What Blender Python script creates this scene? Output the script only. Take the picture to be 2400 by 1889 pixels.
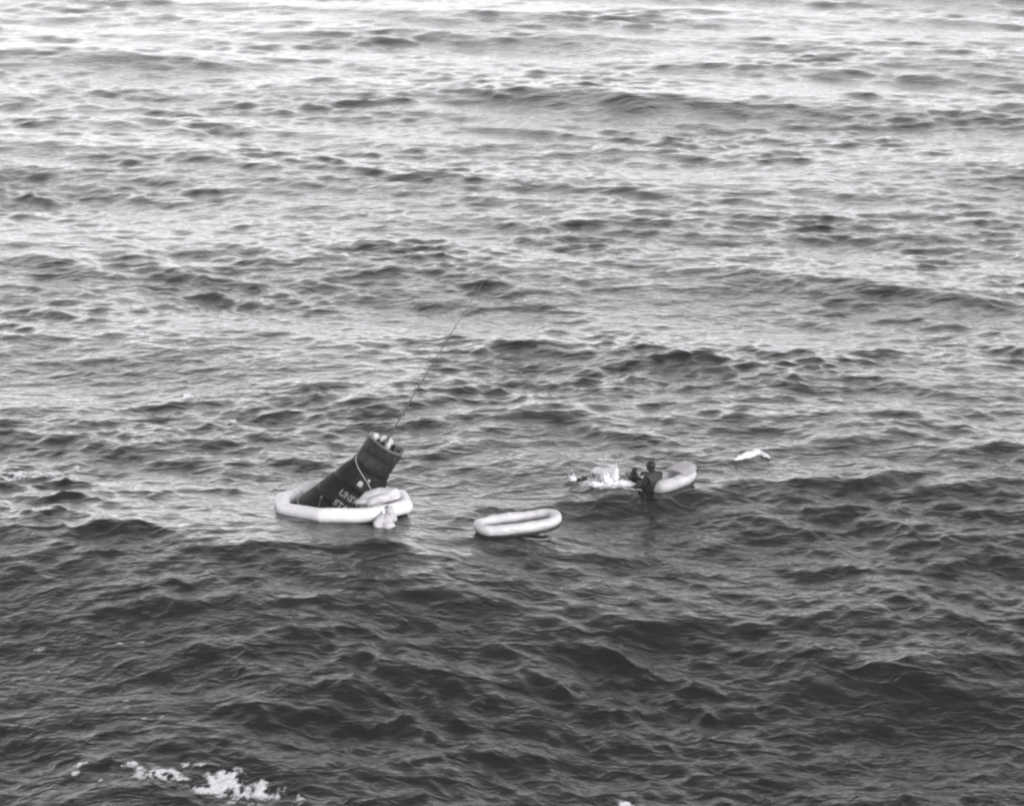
import bpy, bmesh, math, random
import numpy as np
from mathutils import Vector, Matrix, noise, Euler

R = math.radians
scene = bpy.context.scene
for o in list(bpy.data.objects):
    bpy.data.objects.remove(o)

# ------------------------------------------------------------------ camera
F = 8250.0            # focal length in pixels of the 2400 px wide photograph
CAM_H = 18.14
PITCH = R(12.4)
cam_data = bpy.data.cameras.new('camera')
cam_data.sensor_width = 36.0
cam_data.lens = 36.0 * F / 2400.0
cam_data.clip_start = 0.5
cam_data.clip_end = 20000
cam = bpy.data.objects.new('camera', cam_data)
scene.collection.objects.link(cam)
cam.location = (0, 0, CAM_H)
cam.rotation_euler = (math.pi/2 - PITCH, 0, 0)
scene.camera = cam

# ------------------------------------------------------------------ world, sun, exposure
SUN_EL, SUN_AZ = R(15), R(140)      # azimuth clockwise from +Y (north): to the right, a little behind the camera
world = bpy.data.worlds.new("World")
scene.world = world
world.use_nodes = True
wn, wl = world.node_tree.nodes, world.node_tree.links
wn.clear()
sky = wn.new('ShaderNodeTexSky'); sky.sky_type = 'NISHITA'; sky.sun_disc = False
sky.sun_elevation = SUN_EL; sky.sun_rotation = SUN_AZ
sky.air_density = 1.0; sky.dust_density = 0.3; sky.ozone_density = 1.0
bw = wn.new('ShaderNodeRGBToBW')
tint = wn.new('ShaderNodeMix'); tint.data_type = 'RGBA'; tint.blend_type = 'MULTIPLY'
tint.inputs['Factor'].default_value = 1.0
tint.inputs['B'].default_value = (1.0, 0.985, 1.01, 1)
bg = wn.new('ShaderNodeBackground'); bg.inputs['Strength'].default_value = 0.15
out = wn.new('ShaderNodeOutputWorld')
wl.new(sky.outputs[0], bw.inputs[0]); wl.new(bw.outputs[0], tint.inputs['A'])
wl.new(tint.outputs['Result'], bg.inputs[0]); wl.new(bg.outputs[0], out.inputs[0])

sd = bpy.data.lights.new('sun', 'SUN'); sd.energy = 0.5; sd.angle = R(22); sd.color = (1, 0.985, 0.98)
sun = bpy.data.objects.new('sun', sd); scene.collection.objects.link(sun)
sdir = Vector((math.sin(SUN_AZ)*math.cos(SUN_EL), math.cos(SUN_AZ)*math.cos(SUN_EL), math.sin(SUN_EL)))
sun.rotation_euler = sdir.to_track_quat('Z', 'Y').to_euler()
sun.location = sdir*60

scene.view_settings.view_transform = 'Standard'
scene.view_settings.look = 'None'
scene.view_settings.gamma = 1
scene.view_settings.use_curve_mapping = False
scene.view_settings.exposure = 1.76
scene.render.engine = 'CYCLES'
scene.cycles.filter_width = 2.3

# ------------------------------------------------------------------ helpers
SWELL_H, SWELL_L = 3.5, 60.0
def swell(x, y):
    """the long ground swell whose front face fills the near water"""
    y0 = 73.6+6.5/(1+np.exp(-(x-4.0)/3.0))+1.3*np.sin(x*0.42+0.6)
    d = np.maximum(y0-y, 0)
    return SWELL_H*0.5*(np.cos(2*math.pi*d/SWELL_L)-1)

def pt(px, py, z=None):
    """world point seen at pixel (px, py) of the 2400x1889 photograph, on the swell or at height z (modelling aid)"""
    if z is None:
        p = pt(px, py, 0.0)
        for _ in range(25):
            p = pt(px, py, 0.5*p.z+0.5*float(swell(p.x, p.y)))
        return p
    dx, dy = (px-1200)/F, (944.5-py)/F
    d = Vector((dx, math.cos(PITCH)+dy*math.sin(PITCH), -math.sin(PITCH)+dy*math.cos(PITCH)))
    t = (z-CAM_H)/d.z
    return Vector((d.x*t, d.y*t, z))

def tagit(o, label=None, cat=None, group=None, kind=None):
    if label: o['label'] = label
    if cat: o['category'] = cat
    if group: o['group'] = group
    if kind: o['kind'] = kind
    return o

def link(name, me, mat=None, parent=None, smooth=True):
    o = bpy.data.objects.new(name, me)
    scene.collection.objects.link(o)
    if mat is not None and not me.materials: me.materials.append(mat)
    if smooth:
        me.polygons.foreach_set('use_smooth', [True]*len(me.polygons))
    if parent is not None: o.parent = parent
    return o

def obj_bm(name, bm, mat, parent=None, smooth=True):
    me = bpy.data.meshes.new(name)
    bmesh.ops.recalc_face_normals(bm, faces=bm.faces)
    bm.to_mesh(me); bm.free()
    return link(name, me, mat, parent, smooth)

def empty(name, loc, rot=(0, 0, 0)):
    o = bpy.data.objects.new(name, None); o.empty_display_size = 0.3
    scene.collection.objects.link(o); o.location = loc; o.rotation_euler = rot
    return o

def smooth_path(pts, n=8, closed=False):
    """Catmull-Rom through the points"""
    P = [Vector(p) for p in pts]; out = []
    m = len(P)
    rng = range(m) if closed else range(m-1)
    for i in rng:
        p0 = P[(i-1) % m] if closed or i > 0 else P[0]*2-P[1]
        p1, p2 = P[i], P[(i+1) % m]
        p3 = P[(i+2) % m] if closed or i+2 < m else P[-1]*2-P[-2]
        for k in range(n):
            t = k/n
            out.append(0.5*((2*p1)+(p2-p0)*t+(2*p0-5*p1+4*p2-p3)*t*t+(3*p1-3*p2+p3-p0)*t*t*t))
    if not closed: out.append(P[-1])
    return out

def tube(bm, pts, rad, seg=10, closed=False, cap=True, squash=1.0, wob=0.0, up=Vector((0, 0, 1))):
    pts = [Vector(p) for p in pts]; m = len(pts); rings = []
    for i, p in enumerate(pts):
        if closed: t = pts[(i+1) % m]-pts[i-1]
        else: t = pts[min(i+1, m-1)]-pts[max(i-1, 0)]
        t.normalize()
        s = t.cross(up)
        if s.length < 1e-3: s = t.cross(Vector((1, 0, 0)))
        s.normalize(); u = s.cross(t)
        r = rad[i] if hasattr(rad, '__len__') else rad
        ring = []
        for k in range(seg):
            a = 2*math.pi*k/seg
            rr = r
            q = p+s*math.cos(a)*r+u*math.sin(a)*r*squash
            if wob: rr = r*(1+wob*noise.noise(q*6)); q = p+s*math.cos(a)*rr+u*math.sin(a)*rr*squash
            ring.append(bm.verts.new(q))
        rings.append(ring)
    for i in range(m if closed else m-1):
        a, b = rings[i], rings[(i+1) % m]
        for k in range(seg):
            bm.faces.new((a[k], a[(k+1) % seg], b[(k+1) % seg], b[k]))
    if not closed and cap:
        for ring, sgn in ((rings[0], -1), (rings[-1], 1)):
            bm.faces.new(ring)
    return bm

def lathe(bm, prof, seg=48, a0=0, a1=2*math.pi, cap=False):
    full = abs(a1-a0-2*math.pi) < 1e-6
    n = seg if full else seg+1
    rings = [[bm.verts.new((r*math.cos(a0+(a1-a0)*k/seg), r*math.sin(a0+(a1-a0)*k/seg), z)) for k in range(n)] for r, z in prof]
    for i in range(len(prof)-1):
        for k in range(seg):
            k2 = (k+1) % n
            bm.faces.new((rings[i][k], rings[i][k2], rings[i+1][k2], rings[i+1][k]))
    return bm

def blob(bm, c, sc, sub=3, amp=0.15, freq=4.0, rot=None, seed=0, flat=None):
    r = bmesh.ops.create_icosphere(bm, subdivisions=sub, radius=1)
    M = Matrix.Diagonal(Vector(sc)).to_3x3()
    if rot: M = Euler(rot).to_matrix() @ M
    for v in r['verts']:
        q = v.co.copy()
        n = noise.fractal(q*freq*0.5+Vector((seed*7.1, seed*3.3, 0)), 1.0, 2.0, 4)
        q = q*(1+amp*n)
        v.co = (M @ q)+Vector(c)

# ------------------------------------------------------------------ materials
def mat(name, col, rough=0.6, noise_amt=0.0, nscale=8.0, bump=0.0, bscale=30.0, metal=0.0, spec=0.5, random_tone=0.0, stretch=None):
    m = bpy.data.materials.new(name); m.use_nodes = True
    n, l = m.node_tree.nodes, m.node_tree.links
    b = n['Principled BSDF']
    b.inputs['Roughness'].default_value = rough; b.inputs['Metallic'].default_value = metal
    b.inputs['Specular IOR Level'].default_value = spec
    c = (col*1.0, col*0.985, col*1.01, 1)
    tc = n.new('ShaderNodeTexCoord')
    mp = n.new('ShaderNodeMapping'); l.new(tc.outputs['Object'], mp.inputs[0])
    if stretch: mp.inputs['Scale'].default_value = stretch
    if noise_amt or random_tone:
        t = n.new('ShaderNodeTexNoise'); t.inputs['Scale'].default_value = nscale; t.inputs['Detail'].default_value = 6
        l.new(mp.outputs[0], t.inputs['Vector'])
        mr = n.new('ShaderNodeMapRange'); mr.inputs['From Min'].default_value = 0.3; mr.inputs['From Max'].default_value = 0.7
        mr.inputs['To Min'].default_value = 1-noise_amt; mr.inputs['To Max'].default_value = 1+noise_amt
        l.new(t.outputs['Fac'], mr.inputs['Value'])
        val = mr.outputs[0]
        if random_tone:
            oi = n.new('ShaderNodeObjectInfo')
            m2 = n.new('ShaderNodeMapRange'); m2.inputs['To Min'].default_value = 1-random_tone; m2.inputs['To Max'].default_value = 1+random_tone
            l.new(oi.outputs['Random'], m2.inputs['Value'])
            mm = n.new('ShaderNodeMath'); mm.operation = 'MULTIPLY'; l.new(val, mm.inputs[0]); l.new(m2.outputs[0], mm.inputs[1]); val = mm.outputs[0]
        mx = n.new('ShaderNodeVectorMath'); mx.operation = 'SCALE'; mx.inputs[0].default_value = c[:3]
        l.new(val, mx.inputs['Scale']); l.new(mx.outputs[0], b.inputs['Base Color'])
    else:
        b.inputs['Base Color'].default_value = c
    if bump:
        t2 = n.new('ShaderNodeTexNoise'); t2.inputs['Scale'].default_value = bscale; t2.inputs['Detail'].default_value = 5
        l.new(mp.outputs[0], t2.inputs['Vector'])
        bp = n.new('ShaderNodeBump'); bp.inputs['Strength'].default_value = bump; bp.inputs['Distance'].default_value = 0.02
        l.new(t2.outputs['Fac'], bp.inputs['Height']); l.new(bp.outputs[0], b.inputs['Normal'])
    return m

M_collar = mat('collar_fabric', 0.68, 0.55, 0.10, 5, 0.35, 14)
M_raft = mat('raft_fabric', 0.54, 0.5, 0.14, 6, 0.6, 12)
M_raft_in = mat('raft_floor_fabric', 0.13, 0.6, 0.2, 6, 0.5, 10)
M_black_rub = mat('black_rubber', 0.018, 0.45, 0.2, 6, 0.3, 20)
M_cone = mat('dark_heat_shingle', 0.005, 0.6, 0.5, 5, 0.25, 40, metal=0.0, spec=0.18, random_tone=0.18)
M_cyl = mat('weathered_metal_shingle', 0.022, 0.6, 0.55, 5, 0.3, 20, random_tone=0.45, spec=0.2)
M_black = mat('dark_void', 0.01, 0.8, 0.1)
M_white = mat('white_paint', 0.42, 0.5, 0.25, 30)
M_letter = mat('worn_lettering_paint', 0.20, 0.6, 0.9, 10)
M_metal = mat('grey_metal', 0.12, 0.4, 0.2, 12, metal=0.3)
M_cloth = mat('white_cloth', 0.5, 0.8, 0.08, 8, 0.5, 12)
M_rope = mat('pale_rope', 0.33, 0.8, 0.15, 40)
M_whip = mat('antenna_metal', 0.06, 0.4)
M_wet = mat('wetsuit_neoprene', 0.004, 0.6, 0.3, 10, 0.2, 30)
M_skin = mat('skin', 0.36, 0.5, 0.1, 12)
M_glass = mat('mask_glass', 0.08, 0.08)
M_win = mat('capsule_window_glass', 0.28, 0.25, 0.4, 14)

# ------------------------------------------------------------------ the sea: height field
rng = np.random.RandomState(12)
WAVES = []
G0 = math.pi/2                     # the seas run towards the camera
def band(n, lmin, lmax, rms_slope, spread, mean=0.0):
    ls = np.exp(rng.uniform(math.log(lmin), math.log(lmax), n))
    th = rng.normal(mean, spread, n)
    ph = rng.uniform(0, 2*math.pi, n)
    a = rms_slope*math.sqrt(2.0/n)/(2*math.pi/ls)
    for i in range(n):
        k = 2*math.pi/ls[i]
        WAVES.append((k*math.sin(th[i]), -k*math.cos(th[i]), a[i], ph[i], ls[i]))
band(8, 14, 26, 0.028, R(16), R(-12))
band(16, 5, 12, 0.036, R(28), R(-5))
band(44, 1.6, 4.5, 0.056, R(42))
band(64, 0.75, 1.9, 0.092, R(52))
band(64, 0.30, 0.75, 0.092, R(62))

# crests, hollows and steep wave faces one can pick out in the photograph (pixel of the dark face, half width px, height m, half depth m, tilt)
S = 2400/2170.0
RIDGES = [
 (1560,22,70,.20,1.6,0),(905,16,80,.12,1.2,0),(300,160,50,.12,.9,0),(485,102,35,.10,.8,0),(40,222,70,.22,1.2,0),(120,230,60,.22,1.0,0),
 (690,186,90,.24,1.5,0),(1030,212,90,.18,1.2,0),(1180,166,60,.16,1.0,0),(1780,158,90,.26,1.4,0),(1960,170,80,.26,1.3,0),(1850,212,110,.2,1.2,0),
 (1630,222,60,.2,1.0,0),(1320,230,80,.2,1.3,0),(1490,264,50,.14,.9,0),(30,300,40,.12,.8,0),(150,320,70,.12,.8,0),(270,352,35,.13,.7,0),
 (1110,280,110,.22,1.3,-5),(1860,297,60,.15,.8,0),(2120,320,70,.15,.9,0),(1370,350,40,.12,.7,0),(420,272,90,.16,1.2,0),(600,385,50,.1,.8,0),
 (650,440,45,.1,.6,0),(1590,384,45,.11,.6,0),(1600,434,50,.14,.8,0),(60,540,130,.28,1.4,-6),(210,530,110,.24,1.3,-10),(90,575,140,.25,1.2,-8),
 (1240,474,60,.12,.8,0),(1900,574,60,.14,.8,0),(2070,556,60,.12,.7,0),(450,627,40,.12,.5,0),(545,644,40,.12,.5,0),(95,670,50,.12,.6,0),
 (940,637,75,.14,.7,0),(1540,605,60,.10,.6,0),(1960,636,60,.12,.7,0),(1160,706,40,.12,.5,0),(1090,748,95,.17,.6,4),(1340,759,55,.12,.5,0),
 (1800,775,140,.20,.9,6),(2100,740,70,.16,.7,0),(330,868,90,.14,.7,3),(520,890,80,.13,.6,0),(880,910,60,.13,.5,0),(1050,890,80,.15,.5,3),
 (1030,950,90,.15,.5,2),(590,972,60,.14,.45,-4),(450,976,60,.12,.45,0),(1330,940,70,.10,.5,0),(1800,945,150,.17,.6,8),(2110,965,90,.2,.6,6),
 (1090,1082,110,.16,.5,6),(1290,1066,120,.20,.6,5),(1450,1070,120,.22,.7,4),(1620,1036,110,.24,.6,3),(1800,1030,110,.20,.6,6),(2060,1040,130,.18,.7,4),
 (250,1150,90,.18,.6,0),(90,1120,80,.14,.5,8),(800,1182,90,.30,.6,0),(620,1110,60,.10,.35,-8),(1310,1185,100,.18,.5,0),(1120,1176,60,.10,.4,5),
 (1900,1460,180,.50,1.2,0),(1820,1500,150,.25,1.0,5),(2050,1500,150,.30,1.0,-10),(1430,1340,90,.22,.5,2),(1150,1450,50,.15,.4,0),(800,1450,220,.24,.9,0),(600,1500,180,.22,.8,0),
 (460,1392,150,.16,.6,4),(1700,1210,110,.14,.5,4),(2050,1190,110,.16,.6,6),(1000,1290,120,.12,.5,0),(650,1290,90,.12,.5,0),(280,1320,110,.12,.5,0),(1750,1330,110,.14,.5,4),
 (1600,1640,90,.14,.4,0),(1150,1560,120,.14,.5,0),(300,1590,120,.12,.5,0),(900,1640,120,.12,.5,0),
]
RW = []
for (dx_, dy_, hw, A, W, tl) in RIDGES:
    c = pt(dx_*S, dy_*S); e = pt(dx_*S+hw*S, dy_*S)
    L = (e-c).length
    # the dark face is the camera side of the crest
    RW.append((c.x, c.y+W*0.7, L, W, A, math.tan(R(tl))*3.6))
ANCHORS = [(pt(805, 1180), 2.0), (pt(1214, 1232), 1.3), (pt(1560, 1132), 1.3), (pt(1420, 1125), 1.2)]

def waves(X, Y, spacing=None):
    """Gerstner-like displacement of the rest plane; returns DX, DY, Z"""
    X = np.asarray(X, dtype=np.float64); Y = np.asarray(Y, dtype=np.float64)
    Z = np.zeros_like(X); DX = np.zeros_like(X); DY = np.zeros_like(X)
    calm = np.ones_like(X)
    for a, r in ANCHORS:
        d2 = (X-a.x)**2+(Y-a.y)**2
        calm = np.minimum(calm, 1-0.3*np.exp(-d2/(2*(r*0.75)**2)))
    # gust patches: the chop is rougher in places
    g = np.sin(X*0.31+1.1+0.8*np.sin(Y*0.11))*np.sin(Y*0.23+0.4)+0.8*np.sin(X*0.17-Y*0.31+2.0)+0.6*np.sin(X*0.83+Y*0.47+np.sin(X*0.5))+0.5*np.sin(Y*0.9-X*0.35+1.3)
    g = np.exp(0.30*g)*0.92
    for kx, ky, a, ph, lam in WAVES:
        k = math.hypot(kx, ky)
        w = 1.0
        if spacing is not None: w = np.clip(2.2-spacing*4.4/lam, 0, 1)
        amp = a*w*(calm if lam < 12 else 1.0)
        if lam < 5: amp = amp*g
        t = kx*X+ky*Y+ph
        c, s = np.cos(t), np.sin(t)
        Z += amp*c
        q = 0.75 if lam < 5 else 0.9
        DX -= q*amp*kx/k*s; DY -= q*amp*ky/k*s
    Z += swell(X, Y)
    for cx, cy, L, W, A, sl in RW:
        u = (X-cx); v = (Y-cy-sl*u)
        m = (np.abs(u) < 3*L) & (np.abs(v) < 4*W)
        if not m.any(): continue
        uu, vv = u[m], v[m]
        # wobble of the crest line so it is not ruler straight
        vv = vv+0.25*W*np.sin(uu*3.1/W*0.5+cx)+0.12*W*np.sin(uu*7.3/W*0.5+cy)
        wv = np.where(vv < 0, W*0.75, W*1.35)
        Z[m] += A*(0.5 if cy < 68 else 0.8)*np.exp(-(uu/L)**2)*(0.82+0.18*np.sin(uu*4.0/W*0.6+cy*3))*(1.2*np.exp(-1.5*np.sqrt((vv/wv)**2+0.06))-0.25*np.exp(-((vv+2*W)/W)**2))*calm[m]
    return DX, DY, Z

def sea_at(x, y):
    """water surface point above/below world (x, y)"""
    u, v = x, y
    for _ in range(6):
        dx, dy, z = waves(np.array([u]), np.array([v]))
        u += (x-(u+dx[0]))*0.8; v += (y-(v+dy[0]))*0.8
    return float(z[0])

def build_sea():
    def axis(edges):
        a = []
        for (s, e, n) in edges: a += list(np.linspace(s, e, n, endpoint=False))
        a.append(edges[-1][1]); return np.array(a)
    ang = axis([(-80, -30, 25), (-30, -11, 60), (-11, 11, 760), (11, 30, 60), (30, 80, 25)])
    dep = axis([(55, 30, 50), (30, 20.2, 90), (20.2, 5.2, 930), (5.2, 1.5, 130), (1.5, 0.2, 30)])
    ang = np.radians(ang); rr = CAM_H/np.tan(np.radians(dep))
    rr = np.append(rr, [9000.0])
    A, Rr = np.meshgrid(ang, rr)
    X = Rr*np.sin(A); Y = Rr*np.cos(A)
    dr = np.gradient(rr); sp = np.maximum(dr*0.8, np.abs(rr)*np.radians(0.029))[:, None]*np.ones_like(X)
    wide = np.clip((np.abs(A)-R(11))/R(6), 0, 1)
    sp = np.maximum(sp, Rr*R(0.3)*wide)
    fade = np.clip(1.5-Rr/2500, 0, 1)
    DX, DY, Z = waves(X, Y, sp)
    X = X+DX*fade; Y = Y+DY*fade; Z = Z*fade
    n, m = X.shape
    co = np.stack([X, Y, Z], -1).reshape(-1, 3).astype(np.float32)
    idx = np.arange(n*m).reshape(n, m)
    q = np.stack([idx[:-1, :-1], idx[:-1, 1:], idx[1:, 1:], idx[1:, :-1]], -1).reshape(-1, 4)
    me = bpy.data.meshes.new('sea')
    me.vertices.add(n*m); me.vertices.foreach_set('co', co.ravel())
    me.loops.add(q.size); me.loops.foreach_set('vertex_index', q.ravel().astype(np.int32))
    me.polygons.add(len(q)); me.polygons.foreach_set('loop_start', (np.arange(len(q))*4).astype(np.int32))
    me.polygons.foreach_set('use_smooth', np.ones(len(q), dtype=bool))
    me.update(calc_edges=True)
    return me

M_sea = bpy.data.materials.new('sea_water'); M_sea.use_nodes = True
n, l = M_sea.node_tree.nodes, M_sea.node_tree.links
b = n['Principled BSDF']
b.inputs['Base Color'].default_value = (0.004, 0.0039, 0.0042, 1)
b.inputs['Roughness'].default_value = 0.16
b.inputs['IOR'].default_value = 1.333
tc = n.new('ShaderNodeTexCoord')
prev = None
for (sc, dist, st) in (((1.4, 2.0, 1.0), 0.014, 1.0), ((4.0, 5.5, 3.0), 0.0055, 1.0), ((10.0, 18.0, 10.0), 0.003, 1.0)):
    mp = n.new('ShaderNodeMapping'); mp.inputs['Scale'].default_value = sc
    mp.inputs['Rotation'].default_value = (0, 0, 0.2*sc[0] % 0.5 - 0.2)
    l.new(tc.outputs['Object'], mp.inputs[0])
    t = n.new('ShaderNodeTexNoise'); t.inputs['Scale'].default_value = 1.0; t.inputs['Detail'].default_value = 3.0
    t.inputs['Distortion'].default_value = 0.6
    if sc[0] < 5:
        t.noise_type = 'RIDGED_MULTIFRACTAL'; t.inputs['Detail'].default_value = 2.0; t.inputs['Gain'].default_value = 1.0; t.inputs['Offset'].default_value = 0.9
    l.new(mp.outputs[0], t.inputs['Vector'])
    bp = n.new('ShaderNodeBump'); bp.inputs['Strength'].default_value = st; bp.inputs['Distance'].default_value = dist*1.5
    l.new(t.outputs['Fac'], bp.inputs['Height'])
    if prev: l.new(prev.outputs[0], bp.inputs['Normal'])
    prev = bp
l.new(prev.outputs[0], b.inputs['Normal'])

sea = link('sea', build_sea(), M_sea)
tagit(sea, kind='structure')

HAZE = 0.00024
bm = bmesh.new(); bmesh.ops.create_cube(bm, size=1.0)
for v in bm.verts: v.co = Vector((v.co.x*19000, v.co.y*19000, -4.0 if v.co.z < 0 else CAM_H+1.5))
mh = bpy.data.materials.new('haze'); mh.use_nodes = True; mh.node_tree.nodes.clear()
vo = mh.node_tree.nodes.new('ShaderNodeOutputMaterial'); pv = mh.node_tree.nodes.new('ShaderNodeVolumePrincipled')
pv.inputs['Color'].default_value = (0.95, 0.94, 0.96, 1); pv.inputs['Density'].default_value = HAZE
mh.node_tree.links.new(pv.outputs[0], vo.inputs['Volume'])
tagit(obj_bm('haze', bm, mh, None, False), kind='stuff')

# ------------------------------------------------------------------ space capsule
O = pt(812, 1180)
hO = sea_at(O.x, O.y)
ELEV = R(57.5)
joint_px = (871, 1094)
J = pt(*joint_px)  # only used for its direction; the joint lies in the vertical plane through O
dirJ = (J-Vector((0, 0, CAM_H))).normalized()
tJ = O.y/dirJ.y
Jw = Vector((0, 0, CAM_H))+dirJ*tJ
axis_v = Vector((math.cos(ELEV), -0.03, math.sin(ELEV))).normalized()
capsule = empty('space_capsule', Jw)
tagit(capsule, 'dark cone-shaped space capsule with UNITED STATES lettering, leaning right inside the white collar', 'space capsule')
# local frame: Z along axis towards the nose, -Y towards the camera, X to the right/down
zc = axis_v; xc = Vector((0, 1, 0)).cross(zc).normalized(); yc = zc.cross(xc)
capsule.rotation_euler = Matrix((xc, yc, zc)).transposed().to_euler()
T20 = math.tan(R(20)); RJ = 0.405; CH = 1.46
def cone_r(z): return RJ - z*T20      # z negative downwards from the joint
# inner pressure hull seen in the recessed joints
bm = bmesh.new(); lathe(bm, [(0.0, -CH-0.16), (0.5, -CH-0.13), (0.85, -CH-0.04), (cone_r(-CH)-0.012, -CH), (RJ-0.012, 0.0), (RJ-0.03, 0.0)], 64)
obj_bm('hull', bm, M_black, capsule)
bm = bmesh.new(); lathe(bm, [(0.0, -CH-0.22), (0.45, -CH-0.19), (0.8, -CH-0.10), (0.95, -CH-0.02), (0.95, -CH+0.02), (0.93, -CH+0.02)], 64)
obj_bm('heat_shield', bm, M_metal, capsule)
# corrugated shingles of the cone
def shingle_mesh(z0, z1, a0, a1, beads, depth=0.014, nz=4):
    bm = bmesh.new(); nb = beads*6
    top = []; 
    for i in range(nz+1):
        z = z0+(z1-z0)*i/nz; row = []
        for k in range(nb+1):
            f = k/nb; a = a0+(a1-a0)*f
            rib = max(0.0, math.sin(f*beads*2*math.pi))**1.5*0.010*(math.sin(math.pi*min(1, max(0, i/nz)))**0.3 if 0 < i < nz else 0.0)
            r = cone_r(z)+depth*0.4+rib
            row.append(bm.verts.new((r*math.cos(a), r*math.sin(a), z)))
        top.append(row)
    for i in range(nz):
        for k in range(nb): bm.faces.new((top[i][k], top[i][k+1], top[i+1][k+1], top[i+1][k]))
    ed = [e for e in bm.edges if e.is_boundary]
    ex = bmesh.ops.extrude_edge_only(bm, edges=ed)
    for v in [g for g in ex['geom'] if isinstance(g, bmesh.types.BMVert)]:
        s = (math.hypot(v.co.x, v.co.y)-depth)/math.hypot(v.co.x, v.co.y)
        v.co.x *= s; v.co.y *= s
    me = bpy.data.meshes.new('shingle'); bmesh.ops.recalc_face_normals(bm, faces=bm.faces); bm.to_mesh(me); bm.free()
    me.polygons.foreach_set('use_smooth', [True]*len(me.polygons)); me.materials.append(M_cone)
    return me
NC = 14
for (z0, z1) in ((-1.44, -1.0), (-0.992, -0.53), (-0.522, -0.03)):
    da = 2*math.pi/NC
    me = shingle_mesh(z0, z1, 0.006, da-0.006, 3)
    for k in range(NC):
        o = link('shingle', me, None, capsule, False); o.rotation_euler = (0, 0, k*da+0.1)
# cylindrical section
CL = 0.60
bm = bmesh.new(); lathe(bm, [(RJ-0.015, 0.0), (RJ-0.015, CL-0.02)], 48); obj_bm('cylinder_wall', bm, M_black, capsule)
bm = bmesh.new(); lathe(bm, [(RJ-0.01, -0.035), (RJ+0.028, -0.03), (RJ+0.028, 0.012), (RJ-0.01, 0.018)], 64); obj_bm('joint_ring', bm, M_cone, capsule)
NS = 12
for (z0, z1) in ((0.022, 0.30), (0.306, CL-0.03)):
    bm = bmesh.new(); da = 2*math.pi/NS
    lathe(bm, [(RJ-0.014, z0), (RJ+0.004, z0), (RJ+0.008, z0+0.012), (RJ+0.008, z1-0.012), (RJ+0.004, z1), (RJ-0.014, z1)], 6, 0.009, da-0.009)
    me = bpy.data.meshes.new('metal_shingle'); bmesh.ops.recalc_face_normals(bm, faces=bm.faces); bm.to_mesh(me); bm.free(); me.materials.append(M_cyl)
    me.polygons.foreach_set('use_smooth', [True]*len(me.polygons))
    for k in range(NS):
        o = link('metal_shingle', me, None, capsule, False); o.rotation_euler = (0, 0, k*da+(0.13 if z0 > 0.1 else 0))
# rim and the open nose
bm = bmesh.new(); lathe(bm, [(RJ-0.02, CL-0.03), (RJ+0.016, CL-0.028), (RJ+0.018, CL), (RJ+0.004, CL+0.012), (RJ-0.02, CL+0.01), (RJ-0.04, CL-0.02)], 64)
obj_bm('rim', bm, M_metal, capsule)
bm = bmesh.new(); lathe(bm, [(RJ-0.022, CL-0.01), (RJ-0.03, CL-0.16), (0.0, CL-0.16)], 48); obj_bm('nose_well', bm, M_black, capsule)
rr_ = random.Random(4)
for (x, y, s, hgt) in ((-0.27, 0.17, 0.085, 0.02), (-0.10, 0.27, 0.09, 0.03), (0.06, 0.28, 0.08, 0.05), (0.05, 0.10, 0.07, 0.0)):
    bm = bmesh.new(); blob(bm, (x, y, CL-0.06+hgt), (s, s*0.8, 0.085), 3, 0.4, 5, (0, 0, rr_.random()*3), rr_.random()*9)
    obj_bm('parachute_cloth', bm, M_cloth, capsule)
# ring fitting at the right of the rim
bm = bmesh.new(); ring = [(0.29+0.085*math.cos(a*math.pi/8), -0.02+0.03*math.cos(a*math.pi/8), CL+0.03+0.085*math.sin(a*math.pi/8)) for a in range(16)]
tube(bm, ring, 0.022, 8, closed=True); obj_bm('ring_fitting', bm, M_metal, capsule)
bm = bmesh.new(); tube(bm, [(0.27, 0.05, CL-0.1), (0.27, 0.05, CL+0.10)], 0.06, 12); obj_bm('nose_canister', bm, M_black_rub, capsule)
bm = bmesh.new(); tube(bm, smooth_path([(0.30, -0.2, CL-0.02), (0.36, -0.16, CL+0.06), (0.38, -0.05, CL+0.07), (0.37, 0.06, CL-0.02)], 5), 0.013, 6); obj_bm('nose_handle', bm, M_metal, capsule)
# whip antenna: curve in capsule space
bm = bmesh.new(); tube(bm, [(-0.02, 0.12, CL-0.15), (-0.02, 0.12, CL+0.10)], [0.055, 0.03], 10); base = obj_bm('antenna_base', bm, M_whip, capsule)
LA = 4.25; npt = 24; pts = []; rad = []
for i in range(npt+1):
    f = i/npt
    pts.append((-0.02-0.10*f-0.06*f*(1-f)*2, 0.12+0.15*f*f, CL+0.08+LA*f)); rad.append(0.018*(1-f)+0.0035*f)
bm = bmesh.new(); tube(bm, pts, rad, 6, up=Vector((0, 1, 0))); obj_bm('whip_antenna', bm, M_whip, capsule)
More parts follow.
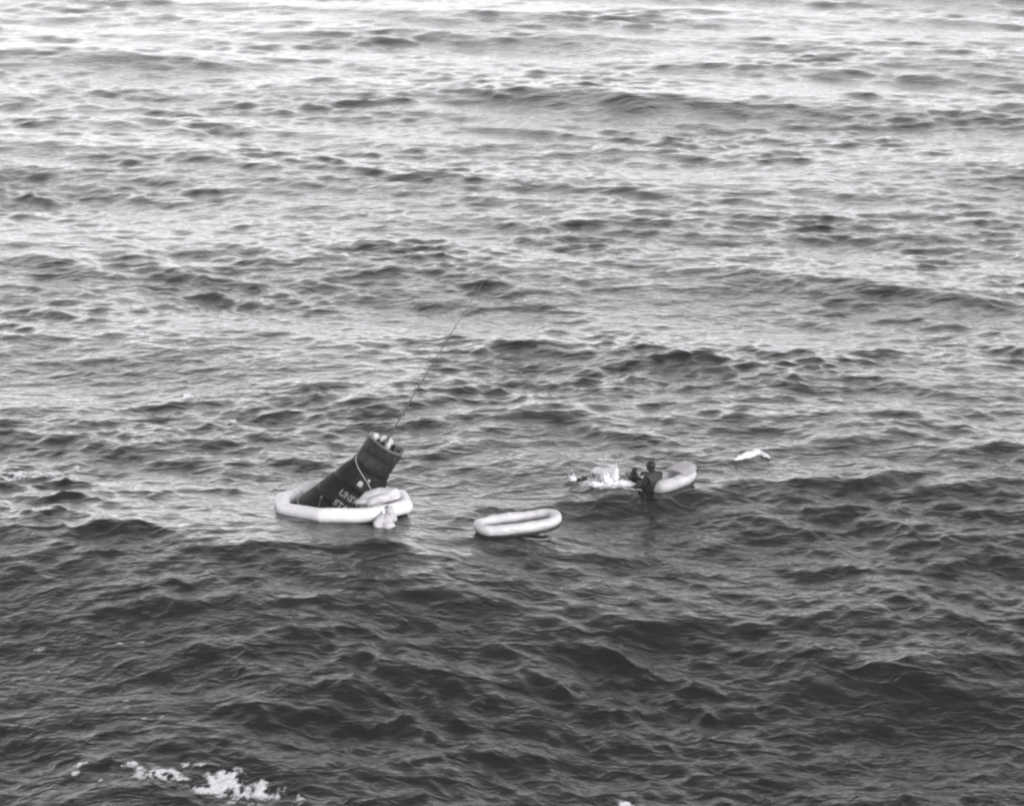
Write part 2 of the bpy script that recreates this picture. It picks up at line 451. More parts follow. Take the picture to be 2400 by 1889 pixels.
# lettering, painted on the shingles
def cone_text(word, zmid, width, height, a_mid, parent, proud=0.021):
    cu = bpy.data.curves.new('lettering', 'FONT'); cu.body = word; cu.size = 1.0; cu.offset = 0.02
    cu.align_x = 'CENTER'; cu.align_y = 'CENTER'
    to = bpy.data.objects.new('lettering', cu); scene.collection.objects.link(to)
    dg = bpy.context.evaluated_depsgraph_get()
    me = bpy.data.meshes.new_from_object(to.evaluated_get(dg))
    bpy.data.objects.remove(to)
    bm = bmesh.new(); bm.from_mesh(me)
    bmesh.ops.triangulate(bm, faces=bm.faces)
    bmesh.ops.subdivide_edges(bm, edges=bm.edges, cuts=2)
    xs = [v.co.x for v in bm.verts]; ys = [v.co.y for v in bm.verts]
    x0, x1, y0, y1 = min(xs), max(xs), min(ys), max(ys)
    for v in bm.verts:
        u = (v.co.x-(x0+x1)/2)/(x1-x0)*width; w = (v.co.y-(y0+y1)/2)/(y1-y0)*height
        z = zmid+w*math.cos(R(20)); r = cone_r(z)+proud
        a = a_mid+u/cone_r(zmid)
        v.co = Vector((r*math.cos(a), r*math.sin(a), z))
    me2 = bpy.data.meshes.new('lettering'); bm.to_mesh(me2); bm.free()
    return link('lettering', me2, M_letter, parent, False)
cone_text('UNITED', -0.66, 0.62, 0.145, -math.pi/2-0.02, capsule)
cone_text('STATES', -0.89, 0.62, 0.145, -math.pi/2-0.02, capsule)
# window near the neck, with a frame
def on_cone(z, a, off=0.0):
    r = cone_r(z)+off
    return Vector((r*math.cos(a), r*math.sin(a), z))
def cone_plate(name, z, a, w, h, off, m, parent, taper=0.8, thick=0.012, rnd=10):
    bm = bmesh.new(); vs = []
    for k in range(16):
        t = 2*math.pi*k/16
        cx = math.copysign(abs(math.cos(t))**0.55, math.cos(t)); cy = math.copysign(abs(math.sin(t))**0.55, math.sin(t))
        ww = w*(1-(1-taper)*(cy+1)/2)
        zz = z+cy*h/2
        vs.append(bm.verts.new(on_cone(zz, a+cx*ww/2/cone_r(z), off)))
    f = bm.faces.new(vs)
    ex = bmesh.ops.extrude_face_region(bm, geom=[f])
    for v in [g for g in ex['geom'] if isinstance(g, bmesh.types.BMVert)]:
        s = (math.hypot(v.co.x, v.co.y)+thick)/math.hypot(v.co.x, v.co.y); v.co.x *= s; v.co.y *= s
    return obj_bm(name, bm, m, parent, False)
wf = cone_plate('window_frame', -0.31, -math.pi/2-0.1, 0.15, 0.15, 0.008, M_black_rub, capsule, 0.8, 0.014)
cone_plate('window_pane', -0.31, -math.pi/2-0.1, 0.105, 0.11, 0.024, M_win, wf, 0.8, 0.004)
cone_plate('vent_cover', -1.0, -math.pi/2-0.85, 0.06, 0.06, 0.012, M_metal, capsule, 1.0, 0.014)
bm = bmesh.new(); tube(bm, [on_cone(-1.02, -math.pi/2-0.83, 0.03), on_cone(-1.12, -math.pi/2-0.72, 0.035), on_cone(-1.24, -math.pi/2-0.68, 0.03)], 0.006, 6); obj_bm('vent_line', bm, M_metal, capsule)

# ------------------------------------------------------------------ octagonal flotation collar
CC = pt(804, 1183)
collar = empty('flotation_collar', (CC.x, CC.y, hO))
collar.rotation_euler = (R(-2.6), R(0), 0)
tagit(collar, 'octagonal white inflated flotation collar ringing the dark capsule at the waterline', 'flotation collar')
RC, RT = 1.385, 0.158
def octa(Rc, n=14, rot=R(16), rnd=0.045):
    vs = [Vector((Rc*math.sin(rot*-1+k*math.pi/4), -Rc*math.cos(rot*-1+k*math.pi/4), 0)) for k in range(8)]
    out = []
    for k in range(8):
        p0, p1, p2 = vs[k-1], vs[k], vs[(k+1) % 8]
        a = p1+(p0-p1).normalized()*rnd; c = p1+(p2-p1).normalized()*rnd
        for j in range(5):
            t = j/4; out.append((1-t)**2*a+2*t*(1-t)*p1+t*t*c)
        nxt = p2+(p1-p2).normalized()*rnd
        for j in range(1, n): out.append(c.lerp(nxt, j/n))
    return out
bm = bmesh.new()
path = octa(RC, 12)
for p in path: p.z = 0.085+0.012*noise.noise(p*1.7)
rads = [RT*(1+0.06*noise.noise(p*2.3)) for p in path]
tube(bm, path, rads, 20, closed=True, squash=0.96, wob=0.05)
tb = obj_bm('inflated_tube', bm, M_collar, collar)
# seams at the eight corners
vs = [(math.sin(-R(16)+k*math.pi/4), -math.cos(-R(16)+k*math.pi/4)) for k in range(8)]
for k, (sx, cy) in enumerate(vs):
    bm = bmesh.new(); c = Vector((sx*(RC-0.015), cy*(RC-0.015), 0.085)); rad_d = Vector((sx, cy, 0))
    ring = [c+(rad_d*math.cos(t)+Vector((0, 0, 1))*math.sin(t)*0.96)*(RT*1.03) for t in [j*math.pi/9 for j in range(18)]]
    tube(bm, ring, 0.007, 5, closed=True, up=rad_d.cross(Vector((0, 0, 1))))
    obj_bm('seam_band', bm, M_collar, tb)
# white apron lashed between tube and capsule, slack cloth mounds
def mound(name, c, sc, rot, seed, amp=0.14, parent=collar, m=M_cloth):
    bm = bmesh.new(); blob(bm, c, sc, 4, amp, 2.2, rot, seed); return obj_bm(name, bm, m, parent)
def lp(px, py, z=0.0):
    p = pt(px, py, hO+z); return Vector((p.x-CC.x, p.y-CC.y, z))
mound('buoyancy_cushion', (0.77, -0.50, 0.285), (0.44, 0.27, 0.18), (0, R(-14), R(6)), 1, 0.42)
mound('buoyancy_cushion', (-0.66, 0.70, 0.24), (0.25, 0.25, 0.17), (0, R(-8), 0.1), 2)
mound('buoyancy_cushion', (1.10, 0.15, 0.17), (0.20, 0.24, 0.13), (0, 0, 0.5), 3)
# skirt under the tube reaching to the capsule
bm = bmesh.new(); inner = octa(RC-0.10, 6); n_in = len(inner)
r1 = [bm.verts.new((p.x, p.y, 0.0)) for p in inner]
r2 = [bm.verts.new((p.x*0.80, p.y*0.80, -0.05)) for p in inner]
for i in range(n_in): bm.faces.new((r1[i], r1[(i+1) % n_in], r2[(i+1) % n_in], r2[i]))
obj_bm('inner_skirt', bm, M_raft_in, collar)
# inflation bottle slung on the front right, with black hose
ql = lp(917, 1203, 0.10)
def capsule_shape(bm, a, b_, r, seg=14):
    a = Vector(a); b_ = Vector(b_); d = (b_-a)
    pts = [a+d*f for f in (0, .03, .1, .2, .5, .8, .9, .97, 1)]; rs = [r*f for f in (.25, .62, .88, 1, 1, 1, .88, .62, .25)]
    tube(bm, pts, rs, seg, up=Vector((0, 1, 0)))
bm = bmesh.new(); capsule_shape(bm, ql+Vector((-0.05, -0.10, 0.12)), ql+Vector((0.05, -0.22, -0.20)), 0.105)
obj_bm('inflation_bottle', bm, M_white, collar)
bm = bmesh.new(); tube(bm, smooth_path([ql+Vector((-0.06, -0.09, 0.14)), ql+Vector((-0.15, -0.15, 0.06)), ql+Vector((-0.17, -0.22, -0.06)), ql+Vector((-0.10, -0.26, -0.16)), ql+Vector((0.0, -0.28, -0.22))], 5), 0.017, 7)
obj_bm('inflation_hose', bm, M_black_rub, collar)
# rescue strap laid over the capsule and tied to the collar
Mw = capsule.matrix_basis
def cw(z, side, off=0.03):
    r = (cone_r(z) if z < 0 else RJ)+off
    s = max(-0.999, min(0.999, side/r)); a = -math.pi/2+math.asin(s)
    return Vector((r*math.cos(a), r*math.sin(a), z))
rope_pts = [cw(0.06, -0.41, 0.035), cw(0.0, -0.38, 0.035), cw(-0.07, -0.27, 0.035), cw(-0.14, -0.1, 0.035), cw(-0.2, 0.03, 0.035), cw(-0.27, 0.16, 0.035), cw(-0.36, 0.29, 0.035), cw(-0.5, 0.40, 0.04)]
Mcap = Matrix.LocRotScale(capsule.location, capsule.rotation_euler, None)
rp = [Mcap @ p for p in rope_pts]
o_rope = empty('tether_rope', rp[-1]); bm = bmesh.new(); tube(bm, [p-rp[-1] for p in smooth_path(rp, 5)], 0.011, 7)
obj_bm('rope', bm, M_rope, o_rope)
bm = bmesh.new(); blob(bm, rp[4]+Vector((0.05, -0.03, 0.02))-rp[-1], (0.035, 0.03, 0.035), 2, 0.2, 4); obj_bm('knot', bm, M_rope, o_rope)
tagit(o_rope, 'thin pale rope running down across the neck of the dark capsule', 'rope')

# crumpled white bag hanging in the water below the bottle
pb = pt(892, 1232); hb = sea_at(pb.x, pb.y)
bag = empty('drogue_bag', (pb.x, pb.y, hb)); tagit(bag, 'crumpled white cloth bag trailing in the water under the front right of the collar', 'bag')
bm = bmesh.new()
gx = 18
rows = []
for i in range(15):
    f = i/14; row = []
    for k in range(gx):
        a = 2*math.pi*k/gx
        rr = (0.05+0.17*math.sin(math.pi*min(1, f*1.25))**0.8*(1-0.35*f))*(1+0.22*math.sin(3*a+f*5)+0.12*math.sin(7*a-f*3))
        row.append(bm.verts.new((rr*math.cos(a)*0.95+0.02-0.12*(f-0.5), rr*math.sin(a)*0.6-0.35*f+0.2, 0.21-0.30*f+0.03*math.sin(5*a))))
    rows.append(row)
for i in range(14):
    for k in range(gx): bm.faces.new((rows[i][k], rows[i][(k+1) % gx], rows[i+1][(k+1) % gx], rows[i+1][k]))
bm.faces.new(rows[0]); bm.faces.new(rows[-1])
obj_bm('bag_cloth', bm, M_cloth, bag)
bm = bmesh.new(); blob(bm, (0.17, -0.05, 0.04), (0.13, 0.09, 0.07), 3, 0.35, 4, None, 3); obj_bm('bag_flap', bm, M_cloth, bag)
bm = bmesh.new(); tube(bm, smooth_path([(0.0, 0.2, 0.18), (0.02, 0.3, 0.24), (0.03, 0.42, 0.24)], 5), 0.012, 6); obj_bm('cord', bm, M_rope, bag)

# ------------------------------------------------------------------ small life rafts
def raft(name, loc, yaw, pitch, roll, L, W, rt, label, group, floor_mat=M_raft_in, bow=0.0, tube_mat=M_raft, seed=0):
    e = empty(name, loc, (roll, pitch, yaw)); tagit(e, label, 'life raft', group)
    N = 56; path = []
    hl, hw = L/2-rt, W/2-rt
    for k in range(N):
        t = 2*math.pi*k/N
        cx, sy = math.cos(t), math.sin(t)
        x = hl*math.copysign(abs(cx)**0.6, cx); y = hw*math.copysign(abs(sy)**0.6, sy)
        z = rt*0.55+bow*max(0, x/hl)**2+0.01*noise.noise(Vector((x*2, y*2, seed)))
        path.append(Vector((x, y, z)))
    bm = bmesh.new(); tube(bm, path, [rt*(1+0.16*noise.noise(p*7+Vector((0, 0, seed)))+0.03*math.sin(9*math.atan2(p.y, p.x))) for p in path], 16, closed=True, wob=0.16)
    tb = obj_bm('tube', bm, tube_mat, e)
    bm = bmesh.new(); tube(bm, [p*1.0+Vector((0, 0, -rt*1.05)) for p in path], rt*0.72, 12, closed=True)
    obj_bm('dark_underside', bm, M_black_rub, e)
    bm = bmesh.new(); c = bm.verts.new((0, 0, rt*0.1)); rings = []
    for f in (0.35, 0.7, 1.0):
        rings.append([bm.verts.new((p.x*f, p.y*f, rt*0.12+bow*max(0, p.x*f/hl)**2+0.02*noise.noise(p*4*f))) for p in path])
    for k in range(N):
        bm.faces.new((c, rings[0][k], rings[0][(k+1) % N]))
        for i in range(2): bm.faces.new((rings[i][k], rings[i+1][k], rings[i+1][(k+1) % N], rings[i][(k+1) % N]))
    obj_bm('floor', bm, floor_mat, e)
    # grab line
    for sgn in (-1, 1):
        bm = bmesh.new(); pts = []
        for i in range(9):
            x = -hl*0.6+hl*1.2*i/8; pts.append((x, sgn*(hw+rt*0.93), rt*(0.75-0.35*(i % 2))))
        tube(bm, smooth_path(pts, 3), 0.007, 5); obj_bm('grab_line', bm, M_rope, e)
    # valve
    bm = bmesh.new(); vx = -0.1*hl
    tube(bm, [(vx, hw, rt*1.4), (vx, hw, rt*1.62+0.01)], 0.035, 10); obj_bm('valve', bm, tube_mat, e)
    return e
pr = pt(1214, 1240); hr = sea_at(pr.x, pr.y)
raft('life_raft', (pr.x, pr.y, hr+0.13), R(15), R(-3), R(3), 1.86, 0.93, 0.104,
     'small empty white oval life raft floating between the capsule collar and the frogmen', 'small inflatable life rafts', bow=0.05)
pr2 = pt(1572, 1136); hr2 = sea_at(pr2.x, pr2.y)
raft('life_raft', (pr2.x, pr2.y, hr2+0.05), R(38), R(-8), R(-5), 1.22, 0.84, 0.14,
     'pale life raft tipped up on a wave with a wetsuited frogman at its left end', 'small inflatable life rafts', floor_mat=mat('pale_raft_floor', 0.34, 0.6, 0.15, 6, 0.4, 10), bow=0.07, tube_mat=mat('shaded_raft_fabric', 0.44, 0.45, 0.2, 6, 0.5, 12), seed=4)  # tube fabric is greyer here: the raft's shading is put into its colour
raft2 = [o for o in scene.objects if o.name.startswith('life_raft')][-1]
bm = bmesh.new(); rows = []
for i in range(9):
    x = 0.10+0.46*i/8; row = []
    hwid = 0.41*math.sqrt(max(0.02, 1-max(0, (x-0.30)/0.36)**2))
    for k in range(13):
        t = -1+2*k/12
        z = 0.17+0.07*max(0, x/0.53)**2+0.11*math.sqrt(max(0, 1-t*t))+0.02*noise.noise(Vector((x*6, t*4, 1)))
        row.append(bm.verts.new((x, t*hwid, z)))
    rows.append(row)
for i in range(8):
    for k in range(12): bm.faces.new((rows[i][k], rows[i][k+1], rows[i+1][k+1], rows[i+1][k]))
ret = bmesh.ops.solidify(bm, geom=bm.faces[:], thickness=0.015)
obj_bm('lit_end_cover', bm, mat('lit_end_cloth', 0.68, 0.8, 0.08, 8, 0.5, 12), raft2)  # added pale cover, its colour stands in for the lit far end

# ------------------------------------------------------------------ people
def skin_body(verts, edges, radii, name):
    me = bpy.data.meshes.new(name); me.from_pydata([tuple(v) for v in verts], edges, [])
    o = bpy.data.objects.new(name, me); scene.collection.objects.link(o)
    o.modifiers.new('skin', 'SKIN')
    if not me.skin_vertices: raise RuntimeError('no skin layer')
    for i, r in enumerate(radii):
        sv = me.skin_vertices[0].data[i]
        sv.radius = r if hasattr(r, '__len__') else (r, r); sv.use_root = (i == 0)
    o.modifiers['skin'].use_smooth_shade = True
    s = o.modifiers.new('sub', 'SUBSURF'); s.levels = 2; s.render_levels = 2
    bpy.context.view_layer.update()
    dg = bpy.context.evaluated_depsgraph_get()
    out = bpy.data.meshes.new_from_object(o.evaluated_get(dg))
    bpy.data.objects.remove(o)
    return out

def person(loc, rotz, J, label, group, look, fins=True, tank=False):
    """J: joint positions in the person's own frame"""
    root = empty('person', loc, (0, 0, rotz)); tagit(root, label, 'person', group)
    V = {k: Vector(v) for k, v in J.items()}
    up0 = (V['crown']-V['neck']).normalized(); lk = Vector(look).normalized()
    V['neck'] = V['head']-up0*0.135-lk*0.02
    V['jaw'] = V['head']-up0*0.07+lk*0.012; V['crown'] = V['head']+up0*0.115-lk*0.01
    order = ['pelvis', 'waist', 'chest', 'neckb', 'neck', 'jaw', 'head', 'crown']
    rads = {'pelvis': (.15, .12), 'waist': (.13, .11), 'chest': (.16, .125), 'neckb': (.10, .09), 'neck': (.068, .068), 'jaw': (.092, .098), 'head': (.118, .125), 'crown': (.075, .085)}
    for s in 'LR':
        order += ['sh'+s, 'el'+s, 'wr'+s, 'pa'+s, 'hip'+s, 'kn'+s, 'an'+s, 'toe'+s]
        rads.update({'sh'+s: (.068,)*2, 'el'+s: (.045,)*2, 'wr'+s: (.030,)*2, 'pa'+s: (.042, .022), 'hip'+s: (.095,)*2, 'kn'+s: (.062,)*2, 'an'+s: (.042,)*2, 'toe'+s: (.04, .03)})
    ix = {k: i for i, k in enumerate(order)}
    E = [('pelvis', 'waist'), ('waist', 'chest'), ('chest', 'neckb'), ('neckb', 'neck'), ('neck', 'jaw'), ('jaw', 'head'), ('head', 'crown')]
    for s in 'LR':
        E += [('neckb' if False else 'chest', 'sh'+s), ('sh'+s, 'el'+s), ('el'+s, 'wr'+s), ('wr'+s, 'pa'+s), ('pelvis', 'hip'+s), ('hip'+s, 'kn'+s), ('kn'+s, 'an'+s), ('an'+s, 'toe'+s)]
    me = skin_body([V[k] for k in order], [(ix[a], ix[b_]) for a, b_ in E], [rads[k] for k in order], 'body')
    bm = bmesh.new(); bm.from_mesh(me)
    # face: nose, brow, chin pulled out of the head; ears lie under the hood
    look = Vector(look).normalized(); upv = (V['crown']-V['neck']).normalized(); side = look.cross(upv).normalized()
    h = V['head']
    for v in bm.verts:
        d = v.co-h
        if d.length < 0.17 and d.dot(look) > 0.02:
            u, w, f = d.dot(side), d.dot(upv), d.dot(look)
            v.co += look*(0.028*math.exp(-((u/0.018)**2+((w+0.005)/0.025)**2))+0.012*math.exp(-((u/0.03)**2+((w+0.075)/0.02)**2)))
    # fingers
    for s in 'LR':
        wr, pa = V['wr'+s], V['pa'+s]; d = (pa-wr).normalized(); acr = d.cross(Vector((0, 0, 1)))
        if acr.length < 0.1: acr = d.cross(Vector((0, 1, 0)))
        acr.normalize(); nrm = acr.cross(d)
        for i, ln in enumerate((0.066, 0.078, 0.082, 0.072)):
            b0 = pa+acr*(i-1.5)*0.019
            tube(bm, [b0-d*0.02, b0+d*ln*0.45-nrm*0.004, b0+d*ln*0.8-nrm*0.022, b0+d*ln*0.95-nrm*0.042], [0.0095, 0.009, 0.008, 0.006], 7)
        b0 = wr.lerp(pa, 0.45)-acr*0.025
        tube(bm, [b0, b0-acr*0.03+d*0.02, b0-acr*0.038+d*0.05-nrm*0.01], [0.012, 0.0105, 0.008], 7)
    bmesh.ops.recalc_face_normals(bm, faces=bm.faces)
    for f in bm.faces:
        c = f.calc_center_median(); d = c-h
        isface = d.length < 0.16 and d.dot(look) > 0.045 and abs(d.dot(upv)+0.01) < 0.085
        ishand = any((c-V['pa'+s]).length < 0.11 and (c-V['pa'+s]).dot(V['pa'+s]-V['wr'+s]) > -0.003 for s in 'LR')
        f.material_index = 1 if (isface or ishand) else 0
        f.smooth = True
    m2 = bpy.data.meshes.new('body'); bm.to_mesh(m2); bm.free()
    m2.materials.append(M_wet); m2.materials.append(M_skin)
    o = link('body', m2, None, root)
    # diving mask pushed on the face
    bm = bmesh.new(); c = h+look*0.100+upv*0.03
    ring = [c+side*0.062*math.cos(t)*(1 if True else 1)+upv*0.036*math.sin(t)-look*0.02*abs(math.cos(t)) for t in [k*math.pi/8 for k in range(16)]]
    tube(bm, ring, 0.010, 6, closed=True, up=look); mk = obj_bm('diving_mask', bm, M_black_rub, root)
    bm = bmesh.new(); f = bm.faces.new([bm.verts.new(p) for p in ring]); obj_bm('mask_glass', bm, M_glass, mk, False)
    bm = bmesh.new()
    st = [h+upv*0.03+(look*math.cos(t)+side*math.sin(t))*0.108 for t in [0.6+k*(2*math.pi-1.2)/14 for k in range(15)]]
    tube(bm, st, 0.009, 5); obj_bm('mask_strap', bm, M_black_rub, mk)
    if fins:
        for s in 'LR':
            a, t = V['an'+s], V['toe'+s]; d = (t-a).normalized(); sd_ = d.cross(V['kn'+s]-a)
            if sd_.length < 1e-3: sd_ = d.cross(Vector((0, 0, 1)))
            sd_.normalize(); nn = sd_.cross(d).normalized()
            bm = bmesh.new(); secs = []
            for i in range(7):
                f = i/6; w = 0.05+0.06*f; th = 0.022*(1-f)+0.006
                c = a+d*(0.06+0.46*f)+nn*(-0.10*f*f)
                secs.append([bm.verts.new(c+sd_*w*sx+nn*th*sz) for sx, sz in ((-1, -.5), (-1, 1), (-.7, .3), (.7, .3), (1, 1), (1, -.5))])
            for i in range(6):
                for k in range(6): bm.faces.new((secs[i][k], secs[i][(k+1) % 6], secs[i+1][(k+1) % 6], secs[i+1][k]))
            bm.faces.new(secs[0]); bm.faces.new(secs[-1]); obj_bm('swim_fin', bm, M_black_rub, root, False)
    return root

# frogman sitting hunched in the left end of the raft, facing the swimmer
pA = pt(1524, 1146); hA = sea_at(pA.x, pA.y)
person((pA.x, pA.y, hA+0.0), R(-55), {
 'pelvis': (0.10, 0.02, 0.02), 'waist': (0.12, 0.02, 0.15), 'chest': (0.09, 0.02, 0.30), 'neckb': (0.05, 0.02, 0.40), 'neck': (0.02, 0.02, 0.46), 'head': (-0.01, 0.02, 0.555), 'crown': (0.01, 0.02, 0.625),
 'shL': (0.08, 0.21, 0.36), 'elL': (-0.04, 0.27, 0.13), 'wrL': (-0.24, 0.19, 0.19), 'paL': (-0.31, 0.17, 0.17),
 'shR': (0.08, -0.17, 0.36), 'elR': (0.02, -0.26, 0.12), 'wrR': (-0.20, -0.22, 0.10), 'paR': (-0.27, -0.20, 0.07),
 'hipL': (0.04, 0.12, 0.02), 'knL': (-0.26, 0.16, 0.20), 'anL': (-0.30, 0.14, -0.2), 'toeL': (-0.40, 0.14, -0.26),
 'hipR': (0.04, -0.09, 0.02), 'knR': (-0.22, -0.14, 0.17), 'anR': (-0.25, -0.12, -0.22), 'toeR': (-0.35, -0.12, -0.28)},
 'frogman in a black hooded wetsuit sitting hunched at the left end of the tipped raft', 'frogmen beside the raft', (-1, -0.25, -0.1))

# second frogman swimming towards the raft, fins breaking the surface behind him
pB = pt(1488, 1122); hB = sea_at(pB.x, pB.y)
person((pB.x, pB.y, hB), R(3), {
 'head': (0.02, 0, 0.17), 'crown': (0.0, 0, 0.24), 'neck': (-0.02, 0, 0.09), 'neckb': (-0.08, 0, 0.05), 'chest': (-0.20, 0, 0.0), 'waist': (-0.40, 0, -0.07), 'pelvis': (-0.54, 0.0, -0.08),
 'shL': (-0.12, 0.19, 0.06), 'elL': (0.08, 0.28, 0.05), 'wrL': (0.27, 0.20, 0.10), 'paL': (0.34, 0.18, 0.11),
 'shR': (-0.12, -0.19, 0.07), 'elR': (-0.02, -0.26, 0.13), 'wrR': (0.16, -0.24, 0.04), 'paR': (0.23, -0.23, 0.02),
 'hipL': (-0.60, 0.10, -0.07), 'knL': (-0.82, 0.13, -0.22), 'anL': (-1.06, 0.14, -0.02), 'toeL': (-1.16, 0.14, 0.005),
 'hipR': (-0.60, -0.10, -0.07), 'knR': (-0.74, -0.12, -0.30), 'anR': (-0.92, -0.14, -0.20), 'toeR': (-1.02, -0.14, -0.2)},
 'frogman in a black wetsuit swimming in white splashes towards the raft', 'frogmen beside the raft', (1, -0.35, 0.05))

# ------------------------------------------------------------------ foam
M_foam = bpy.data.materials.new('foam'); M_foam.use_nodes = True
n, l = M_foam.node_tree.nodes, M_foam.node_tree.links
b = n['Principled BSDF']; b.inputs['Base Color'].default_value = (0.70, 0.69, 0.71, 1); b.inputs['Roughness'].default_value = 0.8
b.inputs['Specular IOR Level'].default_value = 0.2
at = n.new('ShaderNodeAttribute'); at.attribute_name = 'foam_cover'
tc = n.new('ShaderNodeTexCoord'); t = n.new('ShaderNodeTexNoise'); t.inputs['Scale'].default_value = 11; t.inputs['Detail'].default_value = 5; t.inputs['Roughness'].default_value = 0.7
l.new(tc.outputs['Object'], t.inputs['Vector'])
ad = n.new('ShaderNodeMath'); ad.operation = 'ADD'; m8 = n.new('ShaderNodeMath'); m8.operation = 'MULTIPLY'; m8.inputs[1].default_value = 0.78
l.new(at.outputs['Fac'], m8.inputs[0]); l.new(m8.outputs[0], ad.inputs[0]); l.new(t.outputs['Fac'], ad.inputs[1])
mr = n.new('ShaderNodeMapRange'); mr.inputs['From Min'].default_value = 0.72; mr.inputs['From Max'].default_value = 1.36
l.new(ad.outputs[0], mr.inputs['Value']); l.new(mr.outputs[0], b.inputs['Alpha'])

def foam(name, blobs, label, cat, px_step=0.03, lump=0.015, thr=0.07, nf=6.0, ridged=True, group=None, seed=0, kind=None, namp=2.3):
    """blobs in photograph pixels: (x, y, rx, ry, strength)"""
    P = []
    for (x, y, rx, ry, s) in blobs:
        c = pt(x, y); ex = (pt(x+rx, y)-c).length; ey = (pt(x, y-ry)-c).length
        P.append((c.x, c.y, ex, ey, s))
    x0 = min(p[0]-1.7*p[2] for p in P); x1 = max(p[0]+1.7*p[2] for p in P)
    y0 = min(p[1]-1.7*p[3] for p in P); y1 = max(p[1]+1.7*p[3] for p in P)
    nx = max(4, min(260, int((x1-x0)/px_step))); ny = max(4, min(260, int((y1-y0)/(px_step*1.5))))
    X, Y = np.meshgrid(np.linspace(x0, x1, nx), np.linspace(y0, y1, ny))
    D = np.zeros_like(X)
    for (cx, cy, ex, ey, s) in P: D = np.maximum(D, s*np.exp(-(((X-cx)/ex)**2+((Y-cy)/ey)**2)*1.1))
    N = np.zeros_like(X)
    for j in range(ny):
        for i in range(nx):
            if D[j, i] > 0.04:
                q = Vector((X[j, i]*nf, Y[j, i]*nf*0.6, seed*3.7))
                N[j, i] = noise.fractal(q, 0.8, 2.1, 5)
    D2 = np.clip(D*(1+namp*N), 0, 1)
    DX, DY, Z = waves(X, Y)
    oc = Vector(((x0+x1)/2, (y0+y1)/2, float(Z.mean())))
    idx = -np.ones(X.shape, int); co = []; den = []
    keep = np.zeros((ny-1, nx-1), bool)
    for j in range(ny-1):
        for i in range(nx-1):
            if max(D2[j, i], D2[j+1, i], D2[j, i+1], D2[j+1, i+1]) > thr: keep[j, i] = True
    faces = []
    def vid(j, i):
        if idx[j, i] < 0:
            idx[j, i] = len(co)
            d = float(D2[j, i])
            co.append((X[j, i]+DX[j, i]-oc.x, Y[j, i]+DY[j, i]-oc.y, Z[j, i]-oc.z+0.012+lump*d*(0.6+N[j, i]*1.2))); den.append(d)
        return int(idx[j, i])
    for j in range(ny-1):
        for i in range(nx-1):
            if keep[j, i]: faces.append((vid(j, i), vid(j, i+1), vid(j+1, i+1), vid(j+1, i)))
    me = bpy.data.meshes.new(name); me.from_pydata(co, [], faces)
    a = me.attributes.new('foam_cover', 'FLOAT', 'POINT'); a.data.foreach_set('value', den)
    o = link(name, me, M_foam); o.location = oc
    return tagit(o, label, cat, group, kind)

M_froth = mat('solid_froth', 0.75, 0.8, 0.08, 12, 0.6, 25)
bm = bmesh.new(); path = []
for (cx, cy) in ((1722, 1076), (1738, 1071), (1754, 1066), (1768, 1061), (1781, 1060), (1793, 1065), (1803, 1071)):
    p = pt(cx, cy+3); path.append(Vector((p.x, p.y, sea_at(p.x, p.y)+0.03)))
c0 = path[3].copy(); path = smooth_path([p-c0 for p in path], 8)
m_ = len(path)
tube(bm, path, [0.015+0.10*math.sin(math.pi*(k+0.5)/m_)**0.7*(1+0.5*noise.noise(path[k]*9)) for k in range(m_)], 16, squash=0.62, wob=0.5)
o = obj_bm('breaking_crest', bm, M_froth, None); o.location = c0
tagit(o, 'short bright white breaking crest on the wave right of the tipped raft', 'whitecap')
foam('breaking_crest', [(1228, 434, 16, 6, .9), (1245, 427, 14, 5, .9)], 'tiny breaking crest far out above the end of the antenna', 'whitecap', lump=0.1, nf=1.2, px_step=0.05, seed=2)
foam('foam_patch', [(372, 1806, 55, 16, 1.2), (420, 1818, 28, 12, .9), (305, 1782, 30, 8, .55), (325, 1790, 14, 8, .7)], 'white foam patch at the lower left, left one of the two brightest', 'foam', seed=3)
foam('foam_patch', [(525, 1822, 45, 26, 1.3), (500, 1838, 55, 14, 1.1), (560, 1845, 60, 16, .9), (610, 1830, 22, 16, .7), (545, 1862, 22, 14, .75), (640, 1850, 50, 22, .5), (690, 1865, 40, 14, .4), (590, 1878, 40, 10, .45)], 'large ragged white foam patch near the bottom edge, trailing off to the right', 'foam', seed=4)
foam('foam_patch', [(190, 1783, 16, 7, .8), (172, 1803, 9, 5, .7), (235, 1817, 22, 6, .7), (168, 1786, 9, 5, .5)], 'thin broken foam flecks left of the two bright foam patches', 'foam', seed=5, kind='stuff')
foam('foam_line', [(440, 1783, 45, 6, .7)], 'thin faint foam line just above the two bright foam patches', 'foam', seed=15)
foam('foam_patch', [(1455, 1888, 20, 12, 1.0), (1435, 1889, 12, 5, .7)], 'small white foam lump cut by the bottom edge of the view', 'foam', seed=6)
foam('foam_streak', [(30, 1118, 20, 11, 1.1), (60, 1108, 42, 10, .95), (110, 1100, 45, 9, .9), (150, 1088, 26, 7, .9), (180, 1077, 18, 5, .9)], 'faint pale foam streak along a wave at the left edge', 'foam', seed=7)
foam('foam_patch', [(432, 932, 14, 6, 1.0), (433, 922, 7, 5, .9)], 'small bright white foam spot above and left of the capsule', 'foam', lump=0.08, seed=8)
foam('foam_patch', [(540, 982, 10, 4, .85)], 'tiny foam spot below the brighter one left of the antenna', 'foam', lump=0.05, seed=9)
foam('foam_patch', [(654, 1132, 8, 4, 1.0)], 'tiny white foam spot just behind the left corner of the collar', 'foam', lump=0.1, seed=10)
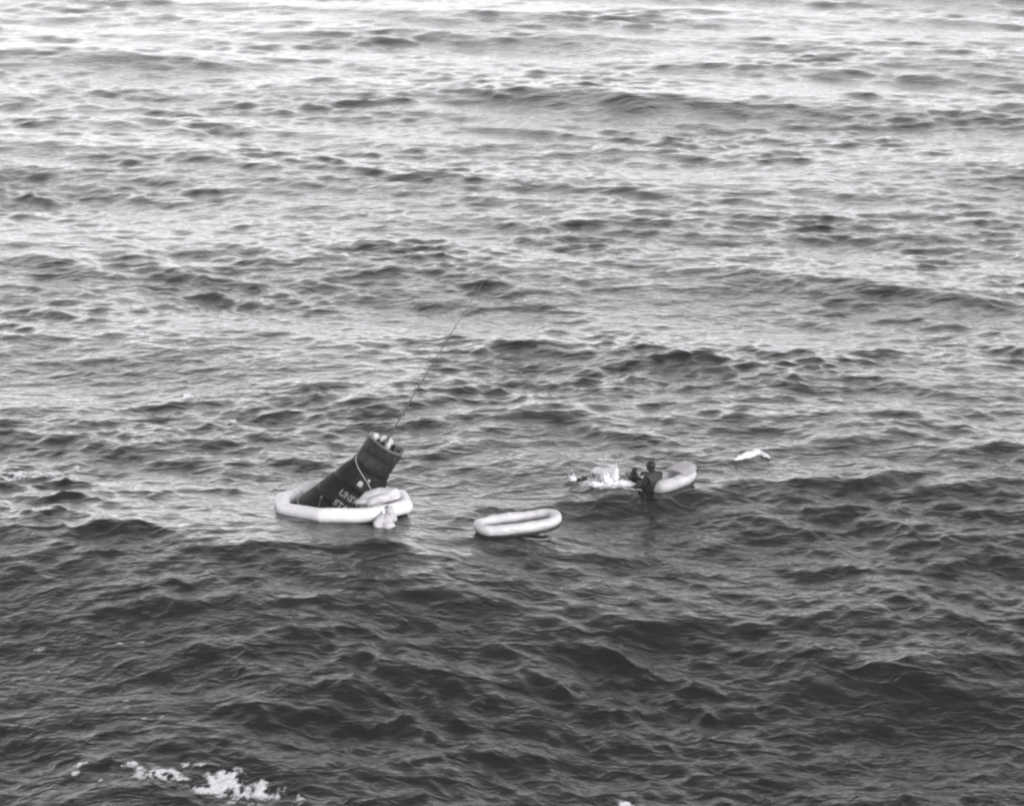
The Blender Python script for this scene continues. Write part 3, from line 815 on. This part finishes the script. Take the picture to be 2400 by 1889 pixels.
foam('splash_foam', [(1425, 1122, 20, 16, 1.5), (1405, 1110, 30, 8, .9), (1440, 1110, 11, 15, 1.3), (1460, 1131, 28, 9, 1.6), (1385, 1136, 40, 6, .7), (1350, 1112, 14, 6, .9), (1338, 1104, 6, 5, 1.0), (1430, 1142, 50, 9, .9), (1480, 1152, 30, 5, .9)], 'white churned water kicked up round the swimming frogman', 'splash', lump=0.06, nf=3.0, namp=1.0, seed=11)
foam('foam_patch', [(978, 1237, 0.1, 0.1, 0.0), (962, 1252, 9, 4, .5)], 'faint foam fleck in the water right of the trailing bag', 'foam', seed=12)
foam('foam_patch', [(350, 1651, 8, 3, .8), (300, 1585, 4, 3, .6), (115, 1565, 5, 4, .8), (88, 1577, 4, 3, .7), (355, 1672, 40, 4, .35), (90, 1520, 40, 4, .35), (300, 1505, 40, 4, .4), (280, 1630, 35, 5, .35)], 'scattered foam flecks in the dark water at the lower left', 'foam', seed=13, kind='stuff')
# thrown drops over the swimmer's legs
bm = bmesh.new(); rd = random.Random(8)
for i in range(420):
    cx, cy, h0 = rd.choice([(1425, 1128, .26), (1440, 1128, .3), (1400, 1126, .16), (1462, 1130, .14), (1345, 1120, .14)])
    p = pt(cx+rd.gauss(0, 9), cy+rd.gauss(0, 2)); z = hB+abs(rd.gauss(0, h0*0.6))
    r = bmesh.ops.create_icosphere(bm, subdivisions=1, radius=rd.uniform(0.004, 0.014), matrix=Matrix.Translation((p.x-pB.x, p.y-pB.y, z-hB)))
for (cx, cy, sx, sy, sz, tilt, sd) in ((1424, 1136, .10, .10, .20, -.5, 1), (1442, 1134, .06, .07, .26, .1, 2), (1462, 1138, .22, .12, .07, .1, 3), (1436, 1140, .2, .12, .06, 0, 4), (1402, 1138, .2, .1, .05, .1, 5), (1342, 1122, .07, .06, .07, 0, 6)):
    p = pt(cx, cy)
    blob(bm, (p.x-pB.x, p.y-pB.y, sz*0.45), (sx, sy, sz), 4, 0.55, 5.0, (0, tilt, 0), sd)
o = obj_bm('splash_drops', bm, mat('water_drops', 0.75, 0.4), None); o.location = (pB.x, pB.y, hB)
tagit(o, 'white plumes and drops of water thrown up over the swimming frogman\'s legs', 'splash', kind='stuff')
